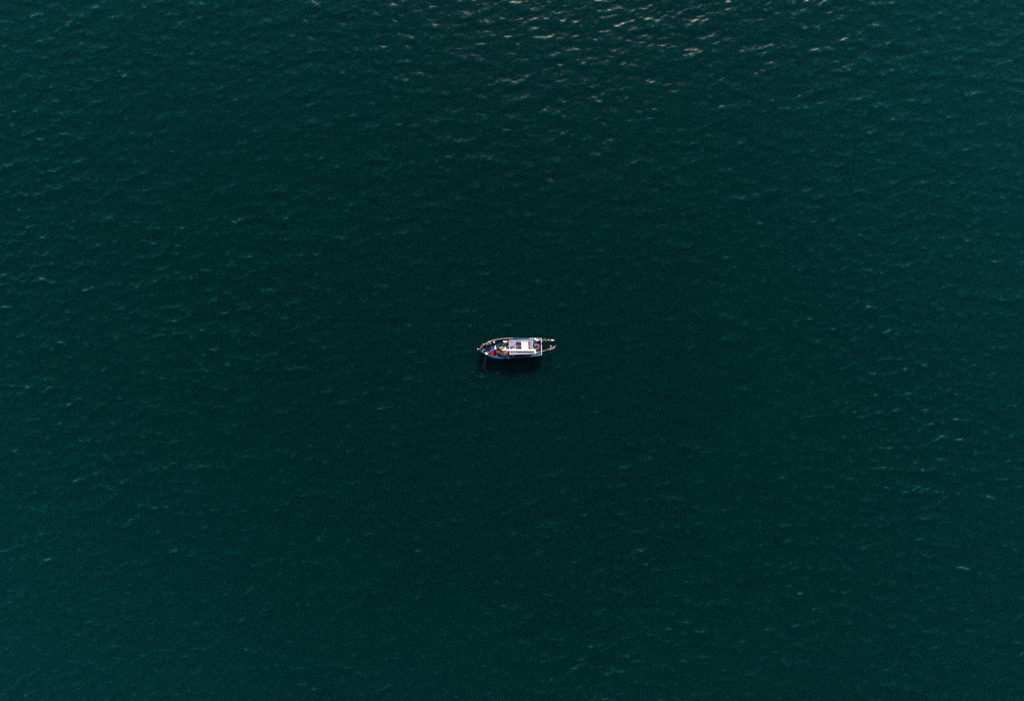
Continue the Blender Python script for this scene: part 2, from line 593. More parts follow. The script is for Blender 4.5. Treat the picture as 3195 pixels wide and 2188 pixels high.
rail(1497.2, 1586, -1, 0.15, M['rail_blue'], label='bright blue rail')
rail(1590.2, 1652.8, -1, 0.12, M['hull_blue'])  # cabin roof's shadow put into this length as a darker blue
rail(1586.2, 1590, -1, 0.13, M['rail_pale'])
rail(1653, 1690, -1, 0.07, M['rail_white'])

# transom: inner board and cap
tn, ts = hull_point(1690, 1), hull_point(1690, -1)
bm = bmesh.new()
add_prism(bm, [(1685.5, 1058.5), (1688.6, 1058.5), (1688.8, 1107), (1685.8, 1107)], DECK_Z - 0.1, 0.95)
finish('transom_board', bm, M['blue_shaded'], boat)
slab('transom_cap', [(1688.2, 1055.9), (1690.4, 1055.9), (1690.8, 1109.4), (1688.5, 1109.4)], 0.98, 1.035, M['rail_white'], boat)

# stem post with its knob
bm = bmesh.new()
add_tube(bm, [P(1501, 1090, -0.4), P(1498, 1090, 0.4), P(1495.6, 1090, 1.2), P(1494, 1090, 1.62)], [0.07, 0.08, 0.08, 0.07], 8)
finish('stem_post', bm, M['stem_wood'], boat, smooth=True)
tube('bow_sprit', [P(1498, 1090, 1.44), P(1493.5, 1090, 1.52), P(1491.8, 1090, 1.55)], [0.06, 0.05, 0.05], M['stem_wood'], boat)
lathe('knob', P(1490.8, 1090, 1.5), [(0.03, -0.02), (0.08, 0.02), (0.09, 0.07), (0.07, 0.12), (0.02, 0.14)], M['rail_white'], boat)

# deck planks, across the boat
x = 1505.0
i = 0
while x < 1686:
    x1 = min(x + 6.6, 1686)
    j = random.uniform(-0.006, 0.006)
    bm = bmesh.new()
    c = []
    for xx in (x + 0.12, x1 - 0.12):
        c += [hull_point(xx, 1, 0.125, DECK_Z + j), hull_point(xx, -1, 0.125, DECK_Z + j)]
    q = [c[0], c[2], c[3], c[1]]
    tv = [bm.verts.new(v) for v in q]
    bv = [bm.verts.new(v - Vector((0, 0, 0.035))) for v in q]
    bm.faces.new(tv); bm.faces.new(bv[::-1])
    for k in range(4):
        bm.faces.new((tv[k], bv[k], bv[(k + 1) % 4], tv[(k + 1) % 4]))
    finish('deck_plank', bm, M['deck'], boat)
    x = x1
# bearers below the planks close the deck
bm = bmesh.new()
pr = []
for x in STX[4:-1]:
    pr.append([bm.verts.new(hull_point(x, 1, 0.10, DECK_Z - 0.06)), bm.verts.new(hull_point(x, -1, 0.10, DECK_Z - 0.06)),
               bm.verts.new(hull_point(x, -1, 0.10, DECK_Z - 0.10)), bm.verts.new(hull_point(x, 1, 0.10, DECK_Z - 0.10))])
for a, b in zip(pr, pr[1:]):
    for k in range(4):
        bm.faces.new((a[k], a[(k + 1) % 4], b[(k + 1) % 4], b[k]))
bm.faces.new(pr[0]); bm.faces.new(pr[-1][::-1])
finish('deck_bearer', bm, M['blue_shaded'], boat)

# ribs on the bulwarks
for x in (1530, 1543, 1556, 1570, 1583, 1598, 1612, 1626, 1640, 1654, 1668, 1680):
    for side in (1, -1):
        bm = bmesh.new()
        a = [hull_point(x - .8, side, 0.092, sheer(x) - 0.06), hull_point(x + .8, side, 0.092, sheer(x) - 0.06),
             hull_point(x + .8, side, 0.15, sheer(x) - 0.06), hull_point(x - .8, side, 0.15, sheer(x) - 0.06)]
        b = [hull_point(x - .8, side, 0.15, DECK_Z), hull_point(x + .8, side, 0.16, DECK_Z),
             hull_point(x + .8, side, 0.31, DECK_Z), hull_point(x - .8, side, 0.31, DECK_Z)]
        av = [bm.verts.new(v) for v in a]; bv = [bm.verts.new(v) for v in b]
        bm.faces.new(av); bm.faces.new(bv[::-1])
        for k in range(4):
            bm.faces.new((av[k], bv[k], bv[(k + 1) % 4], av[(k + 1) % 4]))
        finish('rib', bm, M['hull_blue'], boat)

# fore platform of grey boards, forward bulkhead, cross beam
for k in range(3):
    slab('foredeck_board', [(1512.3 + k * 4.3, 1084.5 - k * 1.2), (1516.3 + k * 4.3, 1083.5 - k * 1.2), (1516.3 + k * 4.3, 1099.5 + k * 1.6), (1512.3 + k * 4.3, 1098 + k * 1.6)],
         0.62, 0.70 + 0.004 * k, M['deck'], boat)
slab('cross_beam', [(1505.6, 1079.5), (1507.4, 1078.8), (1507.4, 1099.0), (1505.6, 1098.2)], 1.0, 1.10, M['rail_pale'], boat)
slab('mast_step', rect(1505.5, 1089.8, 1512.5, 1092.4), 0.72, 1.0, M['rail_pale'], boat)
slab('cross_beam', [(1540.5, 1063), (1547, 1062), (1549.5, 1088), (1542.5, 1090)], 0.50, 0.66, M['deck'], boat)
slab('hatch_lid', [(1525.6, 1081.5), (1539, 1078.5), (1540.6, 1092), (1526.2, 1095.4)], 0.5, 0.74, M['tub_blue'], boat, bevel=0.03, label='blue square hatch lid on the foredeck')

# ---- cabin
ROOF_Z = 1.45
cab = slab('cabin_wall', [(1590, 1063), (1593, 1063), (1593.6, 1104), (1592, 1105)], DECK_Z, ROOF_Z - 0.06, M['cabin'], boat)
slab('cabin_wall', [(1593.2, 1062.6), (1660, 1061), (1660, 1063.2), (1593.2, 1064.8)], DECK_Z, ROOF_Z - 0.06, M['cabin'], boat)
slab('cabin_wall', [(1593.8, 1103), (1660, 1101.2), (1660, 1103.2), (1593.8, 1105)], DECK_Z, ROOF_Z - 0.06, M['cabin'], boat)
slab('cabin_wall', [(1658.2, 1063.4), (1660, 1063.4), (1660, 1101), (1658.4, 1101)], DECK_Z, ROOF_Z - 0.06, M['cabin'], boat)
slab('cabin_sole', [(1594, 1066), (1657.5, 1064.5), (1657.5, 1082.4), (1594, 1082.4)], 0.5, 1.18, M['cabin_floor'], boat)
slab('cabin_locker', [(1594, 1082.8), (1657.5, 1082.8), (1657.5, 1100.6), (1594, 1102)], 0.5, 1.10, M['brown'], boat)
eng = slab('engine_box', rect(1618.5, 1069.5, 1624, 1079), 1.18, 1.28, M['engine'], boat, bevel=0.02)
tube('exhaust_pipe', [P(1619.5, 1073, 1.28), P(1621, 1075.5, 1.33), P(1623, 1077.5, 1.30)], 0.06, M['black'], boat)

roof = slab('roof_panel', [(1587.8, 1061.6), (1608.6, 1060.6), (1609.4, 1106.0), (1590.4, 1107.0)], ROOF_Z - 0.06, ROOF_Z + 0.04, M['roof_fore'], boat, label='pale fore roof panel')
def trim(a, b, w, z, parent):
    a, b = P(*a, z), P(*b, z)
    d = (b - a).normalized() * 0.0
    n = Vector((-(b - a).y, (b - a).x, 0)).normalized() * w / 2
    bm = bmesh.new()
    q = [a + n, b + n, b - n, a - n]
    t = [bm.verts.new(v + Vector((0, 0, 0.025))) for v in q]
    u = [bm.verts.new(v - Vector((0, 0, 0.05))) for v in q]
    bm.faces.new(t); bm.faces.new(u[::-1])
    for k in range(4):
        bm.faces.new((t[k], u[k], u[(k + 1) % 4], t[(k + 1) % 4]))
    finish('roof_trim', bm, M['trim'], parent)
ZT = ROOF_Z + 0.03
trim((1587.9, 1062.4), (1590.3, 1106.4), 0.06, ZT, roof)
trim((1588.9, 1061.8), (1607.6, 1061.0), 0.05, ZT + 0.003, roof)
trim((1591.2, 1106.6), (1609, 1105.8), 0.06, ZT + 0.003, roof)
trim((1608.5, 1061.6), (1609.3, 1105.2), 0.045, ZT + 0.006, roof)
# dark handle with its thin lever on the fore panel
tube('roof_handle', [P(1592.2, 1084.2, 1.52), P(1594, 1083.6, 1.57), P(1596.5, 1083.2, 1.57), P(1598.4, 1082.8, 1.52)], [0.03, 0.075, 0.06, 0.03], M['black'], roof)
tube('lever', [P(1598, 1082.6, 1.52), P(1604.5, 1082.2, 1.52)], 0.022, M['black'], roof)
slab('roof_shade_patch', [(1590.2, 1086.5), (1596, 1084.8), (1594.5, 1088.4), (1591, 1089.4)], ROOF_Z + 0.041, ROOF_Z + 0.049, M['roof_south'], roof, bevel=0)

rn = slab('roof_panel', [(1609.8, 1060.4), (1662, 1058.8), (1662, 1066.6), (1609.8, 1068.0)], ROOF_Z - 0.06, ROOF_Z, M['roof'], boat)
trim((1610, 1060.6), (1661.6, 1059.2), 0.05, ROOF_Z, rn)
ra = slab('roof_panel', [(1652.2, 1067.0), (1662, 1066.8), (1662.2, 1092.4), (1652.6, 1092.4)], ROOF_Z - 0.06, ROOF_Z + 0.003, M['roof'], boat)
trim((1661.6, 1060), (1661.9, 1103.6), 0.05, ROOF_Z + 0.003, ra)
rs = slab('roof_panel', [(1609.8, 1091.6), (1652.2, 1091.6), (1652.4, 1105.0), (1609.8, 1105.8)], ROOF_Z - 0.06, ROOF_Z, M['roof_south'], boat, label='roof strip beside the white pole, its bluish shade painted in')
slab('roof_panel', [(1652.6, 1092.6), (1662.2, 1092.6), (1662.4, 1104.4), (1652.8, 1105.0)], ROOF_Z - 0.06, ROOF_Z, M['roof'], boat)
trim((1610, 1105.5), (1662, 1104.1), 0.05, ROOF_Z, rs)
slab('hatch_beam', [(1609.9, 1080.6), (1652, 1080.2), (1652, 1082.0), (1609.9, 1082.3)], ROOF_Z - 0.08, ROOF_Z - 0.02, M['roof_fore'], boat)
# raised cream hatch cover of four panels
for k, (x0, x1) in enumerate(((1626.1, 1636.3), (1636.6, 1648.2))):
    for y0, y1, dx in ((1067.6, 1080.2, 0), (1080.6, 1091.4, 0.7)):
        slab('hatch_panel', [(x0 + dx, y0), (x1 + dx * 0.8, y0 - 0.2), (x1 + dx + 0.5, y1), (x0 + dx + 0.4, y1)], ROOF_Z + 0.005, ROOF_Z + 0.14, M['cream'], boat, bevel=0.01)

# rudder and tiller post behind the transom
bm = bmesh.new()
add_prism(bm, [(1691.2, 1082.3), (1700, 1082.1), (1700, 1083.3), (1691.2, 1083.5)], -0.75, -0.12)
finish('rudder', bm, M['blue_shaded'], boat)

# ------------------------------------------------------------------ things aboard
def heap(name, cx, cy, rx, ry, z0, hgt, m, parent, seed, rot=0.0):
    """lumpy pile with folds"""
    r = random.Random(seed)
    ph = [r.uniform(0, 6.28) for _ in range(10)]
    bm = bmesh.new()
    rings, seg = 14, 44
    c = P(cx, cy, z0 + hgt * 0.5)
    grid = []
    for i in range(rings + 1):
        f = i / rings
        row = []
        for k in range(seg):
            t = 2 * math.pi * k / seg
            e = 1 + 0.08 * math.sin(3 * t + ph[0]) + 0.06 * math.sin(5 * t + ph[1]) + 0.03 * math.sin(9 * t + ph[2])
            x, y = f * e * rx * MPP * math.cos(t), f * e * ry * MPP * math.sin(t)
            prof = (1 - f ** 2.4)
            fold = 0.10 * math.sin(9 * x + 5 * y + ph[3]) + 0.07 * math.sin(15 * y - 7 * x + ph[4]) + 0.05 * math.sin(24 * x + 13 * y + ph[5])
            z = z0 + hgt * prof * (1 + 1.3 * fold) + (0.05 * fold if f < 1 else 0)
            X = x * math.cos(rot) - y * math.sin(rot)
            Y = x * math.sin(rot) + y * math.cos(rot)
            row.append(bm.verts.new((c.x + X, c.y + Y, max(z0, z))))
        grid.append(row)
    for a, b in zip(grid[1:], grid[2:]):
        for k in range(seg):
            bm.faces.new((a[k], a[(k + 1) % seg], b[(k + 1) % seg], b[k]))
    top = bm.verts.new(sum((v.co for v in grid[1]), Vector()) / seg)
    for k in range(seg):
        bm.faces.new((top, grid[1][k], grid[1][(k + 1) % seg]))
    for v in grid[0]:
        bm.verts.remove(v)
    bm.faces.new(grid[-1])
    return finish(name, bm, m, parent, smooth=True)

def strands(name, cx, cy, rx, ry, z0, hgt, m, parent, seed, n=14, rad=0.02):
    r = random.Random(seed)
    bm = bmesh.new()
    c = P(cx, cy, z0 + hgt * 0.5)
    for _ in range(n):
        t0 = r.uniform(0, 6.28)
        f = r.uniform(0.15, 0.85)
        span = r.uniform(1.0, 2.8)
        w = r.uniform(0.05, 0.2)
        ph = r.uniform(0, 6.28)
        pts = []
        for k in range(15):
            t = t0 + span * k / 14
            ff = min(0.93, max(0.05, f + w * math.sin(4 * t + ph)))
            pts.append((c.x + ff * rx * MPP * math.cos(t), c.y + ff * ry * MPP * math.sin(t), z0 + hgt * (1 - ff ** 2.4) * 1.05 + 0.03))
        add_tube(bm, pts, rad * r.uniform(0.7, 1.3), 5)
    o = finish(name, bm, m, parent, smooth=True)
    o['kind'] = 'stuff'
    return o

# the large brown net forward of the cabin
t = thing('fishing_net', 'big brown heap of fishing net on deck just forward of the cabin', 'net', P(1569, 1101, DECK_Z))
heap('net_heap', 1568.5, 1101.5, 19.5, 15.5, DECK_Z + 0.01, 0.55, M['net'], t, 3, rot=-0.35)
strands('net_fold', 1569, 1103, 18, 13, DECK_Z + 0.01, 0.55, M['strand'], t, 5, 22, 0.024)
strands('net_cord', 1567, 1101, 17, 14, DECK_Z + 0.01, 0.55, M['strand_dark'], t, 8, 20, 0.022)
for px, py in ((1561.6, 1083.4), (1559.2, 1099.6), (1585.8, 1109), (1573.5, 1107.5)):
    blob('cork_float', P(px, py, DECK_Z + (0.5 if py > 1085 and px < 1580 else 0.22)), 0.06, 0.05, 0.05, M['foam'], t, seed=int(px), sub=2)

t = thing('yellow_rope', 'heap of yellow brown rope on the forward edge of the big net', 'rope', P(1565, 1089, DECK_Z))
heap('rope_heap', 1566, 1089.5, 10.5, 7.0, DECK_Z + 0.3, 0.42, M['yellow_rope'], t, 12, rot=-0.5)
strands('rope_turn', 1566, 1089.5, 10.3, 7.0, DECK_Z + 0.3, 0.44, M['yellow_rope'], t, 14, 12, 0.035)

# net in the stern
t = thing('stern_net', 'reddish brown net lying in the open stern behind the cabin', 'net', P(1676, 1086, DECK_Z))
heap('net_heap', 1675, 1086, 10.5, 16.5, DECK_Z + 0.01, 0.38, M['net2'], t, 21)
strands('net_fold', 1675, 1086, 10, 16, DECK_Z + 0.01, 0.38, M['strand'], t, 22, 18, 0.022)
blob('cork_float', P(1679, 1078.2, 0.86), 0.09, 0.07, 0.06, M['foam'], t, rot=-0.6, seed=4)

# cyan tarpaulin pieces
def cloth(name, poly, z, m, seed, amp=0.03, zc=None, parent=None, thick=0.012, n=9):
    """crumpled four-cornered cloth with thickness; poly = its corners in order"""
    r = random.Random(seed)
    ph = [r.uniform(0, 6.28) for _ in range(6)]
    zz = zc if zc else [z] * 4
    c = [P(x, y, zz[i]) for i, (x, y) in enumerate(poly)]
    bm = bmesh.new()
    up, dn = [], []
    for i in range(n + 1):
        ru, rd = [], []
        for k in range(n + 1):
            u, v = i / n, k / n
            p = c[0] * (1 - u) * (1 - v) + c[1] * u * (1 - v) + c[2] * u * v + c[3] * (1 - u) * v
            w = amp * (math.sin(5 * u + 3 * v + ph[0]) + 0.6 * math.sin(9 * v - 4 * u + ph[1]) + 0.4 * math.sin(13 * u + ph[2]))
            p = p + Vector((0.3 * w, 0.2 * w, w))
            ru.append(bm.verts.new(p)); rd.append(bm.verts.new(p - Vector((0, 0, thick))))
        up.append(ru); dn.append(rd)
    for i in range(n):
        for k in range(n):
            bm.faces.new((up[i][k], up[i + 1][k], up[i + 1][k + 1], up[i][k + 1]))
            bm.faces.new((dn[i][k], dn[i][k + 1], dn[i + 1][k + 1], dn[i + 1][k]))
    for i in range(n):
        for a, b, c_, d in ((up[i][0], dn[i][0], dn[i + 1][0], up[i + 1][0]), (up[i][n], up[i + 1][n], dn[i + 1][n], dn[i][n]),
                            (up[0][i], up[0][i + 1], dn[0][i + 1], dn[0][i]), (up[n][i], dn[n][i], dn[n][i + 1], up[n][i + 1])):
            bm.faces.new((a, b, c_, d))
    return finish(name, bm, m, parent, smooth=True)

G = 'cyan tarpaulin corners at the stern'
tag(cloth('tarpaulin', [(1661.0, 1064.2), (1677.2, 1065.8), (1670.5, 1071.8), (1661.6, 1077.8)], 1.2, M['cyan'], 1, 0.02, zc=[1.35, 1.05, 1.0, 1.3]),
    'bright cyan tarpaulin triangle behind the cabin on the north side, below the white float', 'tarpaulin', G)
tag(cloth('tarpaulin', [(1661.6, 1083.5), (1664.6, 1086.0), (1667.0, 1090.0), (1661.8, 1090.0)], 1.2, M['cyan'], 2, 0.015, zc=[1.3, 1.05, 1.1, 1.3]),
    'small cyan tarpaulin scrap at the aft edge of the roof by the white pole end', 'tarpaulin', G)
tag(cloth('tarpaulin', [(1669.0, 1106.8), (1674, 1101.6), (1684.5, 1107.2), (1664, 1110.4)], 1.0, M['cyan'], 3, 0.02, zc=[0.8, 1.0, 0.95, 0.75]),
    'cyan tarpaulin tucked along the southern stern rail under the purple flag pole', 'tarpaulin', G)

# the long white pole on the roof
t = thing('white_pole', 'long thick white pole lying fore and aft along the cabin roof', 'pole', P(1620, 1094, ROOF_Z))
bm = bmesh.new()
add_tube(bm, [P(1577, 1093.4, 0.10), P(1600, 1093.6, 0.09), P(1636, 1093.9, 0.07), P(1668, 1094.1, 0.06)], [0.125, 0.14, 0.14, 0.135], 14)
for v in bm.verts:
    v.co.z = ROOF_Z + 0.062 + v.co.z * 0.3
    v.co.x *= 0.98
    v.co.y *= 0.98
finish('shaft', bm, M['white'], t, smooth=True)
slab('end_block', [(1665.2, 1089.4), (1670.8, 1089.2), (1671.4, 1097.6), (1666.4, 1097.8)], 1.46, 1.66, M['white'], t, bevel=0.05)
blob('end_wrap', P(1575.5, 1092.0, 1.68), 0.22, 0.20, 0.17, M['white'], t, seed=31, wob=0.1)
blob('end_wrap', P(1576.4, 1087.2, 1.68), 0.11, 0.19, 0.12, M['white'], t, rot=-0.3, seed=32, wob=0.08)
blob('end_wrap', P(1569.6, 1093.4, 1.67), 0.20, 0.09, 0.09, M['white'], t, rot=0.1, seed=33, wob=0.08)
slab('saddle', rect(1604, 1090.9, 1606.2, 1096.6), ROOF_Z + 0.041, 1.50, M['brown'], t)
slab('saddle', rect(1654, 1091.2, 1656.2, 1096.8), ROOF_Z + 0.001, 1.46, M['brown'], t)

# two marker poles with flags, laid over the stern
def flag(poly, z, m, parent, seed, notch=None):
    bm = bmesh.new()
    r = random.Random(seed)
    n = 10
    a0, a1, b1, b0 = [P(x, y, z) for x, y in poly]                # hoist a0-a1, fly b0-b1
    up, dn = [], []
    for i in range(n + 1):
        u = i / n
        ru, rd = [], []
        for k in range(n + 1):
            v = k / n
            cut = 1.0 - (notch or 0) * (1 - abs(2 * u - 1)) ** 1.1
            vv = v * cut
            p = (a0 * (1 - u) + a1 * u) * (1 - vv) + (b0 * (1 - u) + b1 * u) * vv
            w = 0.05 * math.sin(8 * vv + 3 * u + seed) * (0.3 + vv) + 0.03 * math.sin(7 * u + 2 * seed)
            p = p + Vector((0.2 * w, 0.2 * w, w - 0.10 * vv))
            ru.append(bm.verts.new(p)); rd.append(bm.verts.new(p - Vector((0, 0, 0.006))))
        up.append(ru); dn.append(rd)
    for i in range(n):
        for k in range(n):
            bm.faces.new((up[i][k], up[i + 1][k], up[i + 1][k + 1], up[i][k + 1]))
            bm.faces.new((dn[i][k], dn[i][k + 1], dn[i + 1][k + 1], dn[i + 1][k]))
        bm.faces.new((up[i][0], dn[i][0], dn[i + 1][0], up[i + 1][0]))
        bm.faces.new((up[i][n], up[i + 1][n], dn[i + 1][n], dn[i][n]))
        bm.faces.new((up[0][i], up[0][i + 1], dn[0][i + 1], dn[0][i]))
        bm.faces.new((up[n][i], dn[n][i], dn[n][i + 1], up[n][i + 1]))
    return finish('flag', bm, m, parent, smooth=True)

GF = 'flagged marker poles laid over the stern'
t = thing('marker_pole', 'bamboo marker pole with swallow-tailed purple flag reaching out past the stern', 'marker pole', P(1668, 1101, 1.0), GF)
tube('shaft', [P(1637, 1109.2, 1.02), P(1655, 1104.6, 1.10), P(1678, 1100.2, 1.24), P(1700, 1094.8, 1.36), P(1717, 1090.6, 1.46), P(1729, 1087.3, 1.52)], [0.05, 0.05, 0.05, 0.045, 0.04, 0.03], M['bamboo'], t, 8)
tube('splint', [P(1700, 1094.0, 1.43), P(1709, 1090.8, 1.47), P(1714, 1089.4, 1.48)], 0.03, M['bamboo'], t, 6)
flag([(1714.8, 1089.4), (1730.4, 1087.6), (1735.0, 1077.0), (1717.2, 1075.8)], 1.52, M['flag_purple'], t, 3, notch=0.62)
blob('lashing', P(1717.4, 1090.4, 1.48), 0.12, 0.07, 0.07, M['rail_white'], t, rot=0.25, seed=6)
lathe('float', P(1665.0, 1101.4, 1.38), [(0.10, -0.02), (0.19, 0.06), (0.22, 0.2), (0.20, 0.3), (0.12, 0.36), (0.05, 0.37)], M['foam'], t, axis=(1, -0.1, 0.3))
blob('float', P(1669.4, 1103.2, 1.42), 0.16, 0.15, 0.14, M['foam'], t, seed=62, wob=0.05)

t = thing('marker_pole', 'bamboo marker pole with black flag and white tip, on the northern stern corner', 'marker pole', P(1672, 1061, 1.0), GF)
tube('shaft', [P(1664, 1060.6, 1.20), P(1680, 1062.2, 1.24), P(1700, 1063.2, 1.30), P(1728, 1063.6, 1.36)], [0.045, 0.045, 0.04, 0.03], M['bamboo_yellow'], t, 8)
tube('splint', [P(1676, 1060.2, 1.20), P(1690, 1060.2, 1.28), P(1698, 1059.8, 1.36)], 0.03, M['stem_wood'], t, 6)
tube('splint', [P(1697, 1060.0, 1.38), P(1702.5, 1059.6, 1.40)], 0.05, M['bamboo'], t, 6)
tube('splint', [P(1704.5, 1063.2, 1.38), P(1709, 1061.0, 1.42), P(1715.5, 1060.4, 1.42)], [0.04, 0.06, 0.05], M['bamboo'], t, 6)
tube('tip', [P(1719.6, 1061.8, 1.40), P(1722, 1062.0, 1.40), P(1728.4, 1063.2, 1.40)], [0.09, 0.10, 0.085], M['foam'], t, 10)
flag([(1711.0, 1060.4), (1722.0, 1060.6), (1724.0, 1047.6), (1715.5, 1050.4)], 1.36, M['flag_black'], t, 5, notch=0.25)
blob('float', P(1670.2, 1059.8, 1.34), 0.16, 0.18, 0.15, M['foam'], t, seed=41, wob=0.08)
blob('float', P(1676.8, 1062.6, 1.30), 0.18, 0.12, 0.13, M['foam'], t, rot=-0.2, seed=42, wob=0.08)
blob('float', P(1672.4, 1062.6, 1.30), 0.15, 0.12, 0.12, M['foam'], t, seed=43, wob=0.08)

# plastic tubs and gear on the foredeck
def tub(name, poly_c, rx, ry, z0, hgt, m, rot=0.0):
    bm = bmesh.new()
    c = P(*poly_c, z0 + hgt)
    seg = 26
    prof = [(0.80, 0), (1.0, hgt), (1.06, hgt), (1.06, hgt - 0.03), (1.10, hgt - 0.03), (1.10, hgt + 0.02), (0.94, hgt + 0.02), (0.74, 0.04)]
    rings = []
    for f, h_ in prof:
        row = []
        for k in range(seg):
            t_ = 2 * math.pi * k / seg
            x_, y_ = f * rx * MPP * math.cos(t_), f * ry * MPP * math.sin(t_)
            row.append(bm.verts.new((c.x + x_ * math.cos(rot) - y_ * math.sin(rot), c.y + x_ * math.sin(rot) + y_ * math.cos(rot), z0 + h_)))
        rings.append(row)
    for a, b in zip(rings, rings[1:]):
        for k in range(seg):
            bm.faces.new((a[k], a[(k + 1) % seg], b[(k + 1) % seg], b[k]))
    bm.faces.new(rings[0][::-1]); bm.faces.new(rings[-1])
    return finish(name, bm, m, None, smooth=False)
tag(tub('plastic_tub', (1565, 1079.4), 13.6, 5.2, DECK_Z + 0.01, 0.34, M['teal'], -0.06), 'long oval teal tub beside the big brown net', 'tub')

bm = bmesh.new()
pts = [P(1568, 1056.8, 0.96), P(1568.2, 1060, 0.7), P(1568.4, 1067, 0.52), P(1568.0, 1073, 0.66), P(1570, 1077.6, 0.86), P(1574, 1081, 0.88), P(1578.5, 1084.5, 0.84), P(1577.5, 1088.5, 0.95)]
add_tube(bm, pts, 0.045, 7)
tag(finish('hose', bm, M['hose'], None, smooth=True), 'dark hose running from the northern rail across the teal tub', 'hose')

t = thing('sack', 'pale sack with a tan cloth on top, forward of the cabin by the northern side', 'sack', P(1577, 1067.5, DECK_Z))
blob('body', P(1577, 1067.6, 0.66), 0.35, 0.27, 0.22, M['sack'], t, seed=51, wob=0.1, sub=3)
blob('cloth', P(1578.2, 1068.0, 0.84), 0.15, 0.16, 0.07, M['tan'], t, seed=52, wob=0.16)
blob('fold', P(1572.2, 1067.2, 0.74), 0.11, 0.2, 0.14, M['foam'], t, seed=53, wob=0.2)

bm = bmesh.new()
add_blob(bm, P(1560, 1068.5, 0.56), 0.34, 0.16, 0.12, -0.2, 0.2, 55, 3)
tag(finish('cloth_bundle', bm, M['purple_cloth'], None, smooth=True), 'dim violet cloth bundle on deck between round buoy and pale sack', 'bundle')

# white round buoy with its eye, and white bottle
t = thing('buoy', 'round white buoy standing just inside the northern bow rail', 'buoy', P(1541, 1068, 0.9))
lathe('body', P(1541, 1067.7, 0.685), [(0.04, -0.02), (0.12, 0.02), (0.17, 0.12), (0.175, 0.2), (0.13, 0.3), (0.05, 0.34)], M['foam'], t, 16)
tube('eye', [P(1541, 1068.6, 1.0), P(1541, 1067.7, 1.06), P(1541, 1066.8, 1.0)], 0.025, M['white'], t, 6)

t = thing('plastic_bottle', 'tall white plastic bottle lying across the foredeck above the red cloth', 'bottle', P(1545, 1087, 0.7))
lathe('body', P(1545.6, 1091.4, 0.83), [(0.10, 0), (0.16, 0.03), (0.16, 0.14), (0.13, 0.22), (0.075, 0.28), (0.07, 0.4)], M['white'], t, 14, axis=(-0.06, 1, 0.05))
lathe('cap', P(1544.8, 1082.4, 0.85), [(0.075, 0), (0.085, 0.02), (0.085, 0.09), (0.06, 0.1)], M['white'], t, 12, axis=(-0.06, 1, 0.05))

# red gear
t = thing('red_jug', 'bright red plastic jug by the southern bow rail', 'jug', P(1535, 1106.5, DECK_Z))
bm = bmesh.new()
add_prism(bm, [(1530.2, 1101.4), (1539.4, 1100.8), (1539.8, 1108.6), (1536.8, 1110.6), (1531.4, 1109.8)], DECK_Z + 0.01, 0.98)
finish('body', bm, M['red'], t, bevel=0.05)
lathe('cap', P(1533.4, 1104.4, 0.975), [(0.06, 0), (0.06, 0.05), (0.045, 0.06)], M['red_dark'], t, 10)
tube('handle', [P(1534.5, 1107.6, 0.97), P(1535.4, 1106.6, 1.05), P(1536.6, 1104.8, 1.05), P(1537.2, 1103.6, 0.97)], 0.022, M['red'], t, 6)
t = thing('red_cloth', 'crumpled dark red cloth spread beside the red jug', 'cloth', P(1541, 1097, DECK_Z))
cloth('sheet', [(1532.5, 1100.6), (1540.2, 1090.8), (1550.5, 1092.4), (1548.0, 1102.6)], 0.8, M['red_dark'], 8, 0.04, zc=[0.60, 0.64, 0.56, 0.54], parent=t, thick=0.05)
blob('fold', P(1540, 1097.5, 0.62), 0.26, 0.14, 0.10, M['red'], t, rot=0.7, seed=71, wob=0.15)
blob('fold', P(1547.4, 1098.2, 0.58), 0.10, 0.14, 0.09, M['orange'], t, rot=0.3, seed=72, wob=0.15)

t = thing('boat_hook', 'thin pale stick slanting from the southern bow rail to the red cloth', 'stick', P(1523, 1103, 1.1))
tube('shaft', [P(1521.6, 1103.6, 1.24), P(1530, 1097.4, 1.0), P(1538.4, 1091.6, 0.80)], 0.032, M['bamboo'], t, 7)
blob('grip', P(1538.2, 1091.8, 0.80), 0.055, 0.055, 0.05, M['rail_pale'], t, seed=9)

t = thing('fender', 'white foam fender tied over the southern bow rail', 'fender', P(1517.5, 1104, 1.2))
lathe('body', P(1514.6, 1100.4, 1.33), [(0.06, 0), (0.10, 0.03), (0.10, 0.24), (0.09, 0.30)], M['foam'], t, 12, axis=(0.4, -1, 0))
blob('knot', P(1518.8, 1105.2, 1.32), 0.17, 0.13, 0.12, M['foam'], t, rot=0.4, seed=81, wob=0.1)
blob('end', P(1516.6, 1107.0, 1.28), 0.07, 0.06, 0.06, M['white'], t, seed=82)

# gear piled against the northern bow rail
t = thing('gear_bundle', 'olive and tan net bundle with orange and white floats at the northern bow rail', 'net bundle', P(1522, 1073, DECK_Z))
blob('net_roll', P(1519.5, 1075.4, 0.80), 0.33, 0.18, 0.36, M['olive'], t, rot=0.62, seed=91, wob=0.18, sub=3)
blob('net_roll', P(1525.0, 1072.2, 0.80), 0.29, 0.20, 0.36, M['olive'], t, rot=0.55, seed=92, wob=0.18, sub=3)
blob('orange_float', P(1529.4, 1072.2, 1.08), 0.15, 0.17, 0.13, M['orange'], t, rot=0.3, seed=93, wob=0.1)
blob('white_float', P(1524.8, 1068.2, 1.24), 0.085, 0.11, 0.09, M['sack'], t, seed=94)
blob('white_float', P(1530.6, 1066.2, 1.20), 0.075, 0.09, 0.08, M['sack'], t, seed=95)
for k in range(5):
    px, py = 1514 + k * 4.0, 1077.5 - k * 2.3
    blob('cork_float', P(px + random.uniform(-1, 1), py + random.uniform(-1, 1), 1.13), 0.06, 0.05, 0.05, M['tan'], t, seed=200 + k)
bm = bmesh.new()
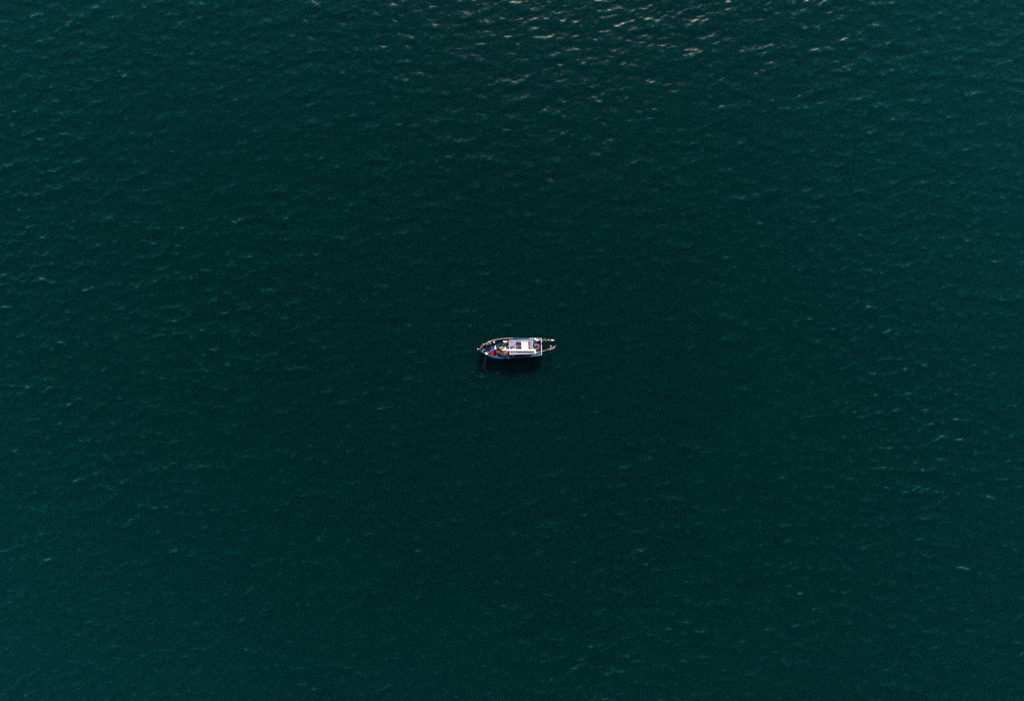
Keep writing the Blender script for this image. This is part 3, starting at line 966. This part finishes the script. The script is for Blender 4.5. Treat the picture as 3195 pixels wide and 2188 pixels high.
add_blob(bm, P(1511.8, 1078.2, 0.56), 0.20, 0.14, 0.10, 0.5, 0.2, 96, 3)
tag(finish('cloth_bundle', bm, M['purple_cloth'], None, smooth=True), 'purple cloth wadded at the bow rail, nearest the stem', 'bundle')
tag(blob('small_float', P(1508.6, 1074.6, 1.42), 0.075, 0.07, 0.065, M['foam'], None, seed=97), 'tiny white float on the northern bow rail above the purple cloth', 'float')
tag(blob('small_float', P(1601.8, 1113.3, 0.62), 0.12, 0.10, 0.09, M['foam'], None, rot=0.3, seed=98), 'small white float alone on the dark southern side deck', 'float')
bm = bmesh.new()
add_tube(bm, [P(1508, 1075.4, 1.38), P(1505, 1076.4, 1.30), P(1501.5, 1077.6, 0.9), P(1500.2, 1078.2, 0.25), P(1499.8, 1078.4, -0.3)], 0.025, 6)
tag(finish('mooring_line', bm, M['yellow_rope'], None, smooth=True), 'short yellow line hanging over the northern bow rail', 'rope')
bm = bmesh.new()
add_tube(bm, [P(1506.5, 1079.5, 1.12), P(1505.2, 1084, 1.0), P(1506, 1088.5, 0.98), P(1509.5, 1091, 1.04)], 0.03, 6)
tag(finish('bow_line', bm, M['rail_pale'], None, smooth=True), 'thin pale line looped across the open bow', 'rope')

# pale net trailing in the water from the bow rail, with two floats
t = thing('trailing_net', 'faint pale strip of net trailing in the water below the bow fender', 'net', P(1512, 1132, 0))
bm = bmesh.new()
nl = 26
for s_ in range(7):
    pts = []
    for k in range(nl + 1):
        v = k / nl
        cx = 1514.5 - 4.0 * v + 0.8 * math.sin(5 * v)
        wv = 1.6 + 4.2 * v
        px = cx + (s_ / 6 - 0.5) * 2 * wv + 0.5 * math.sin(9 * v + s_)
        py = 1111 + 40 * v
        q = P(px, py, 0)
        z = sea_z(q.x, q.y) + 0.012
        if v < 0.06:
            z = max(z, 0.9 * (1 - v / 0.06))
        pts.append((q.x, q.y, z))
    add_tube(bm, pts, 0.008, 3)
for k in range(2, nl, 1):
    v = k / nl
    pts = []
    for s_ in range(7):
        cx = 1514.5 - 4.0 * v + 0.8 * math.sin(5 * v)
        wv = 1.6 + 4.2 * v
        px = cx + (s_ / 6 - 0.5) * 2 * wv + 0.5 * math.sin(9 * v + s_)
        q = P(px, 1111 + 40 * v + 0.8 * (s_ % 2), 0)
        pts.append((q.x, q.y, sea_z(q.x, q.y) + 0.014))
    add_tube(bm, pts, 0.008, 3)
o = finish('mesh', bm, M['net_pale'], t)
o['kind'] = 'stuff'
for px, py, r_ in ((1514.0, 1116.4, 0.06), (1516.1, 1157.4, 0.035)):
    q = P(px, py, 0)
    o = blob('net_float', (q.x, q.y, sea_z(q.x, q.y) + 0.03), r_, r_, r_ * 0.9, M['foam'], None, seed=int(px))
    tag(o, 'small white float on the water close under the bow fender' if py < 1120 else 'small white float on the water at the far end of the trailing net', 'float')
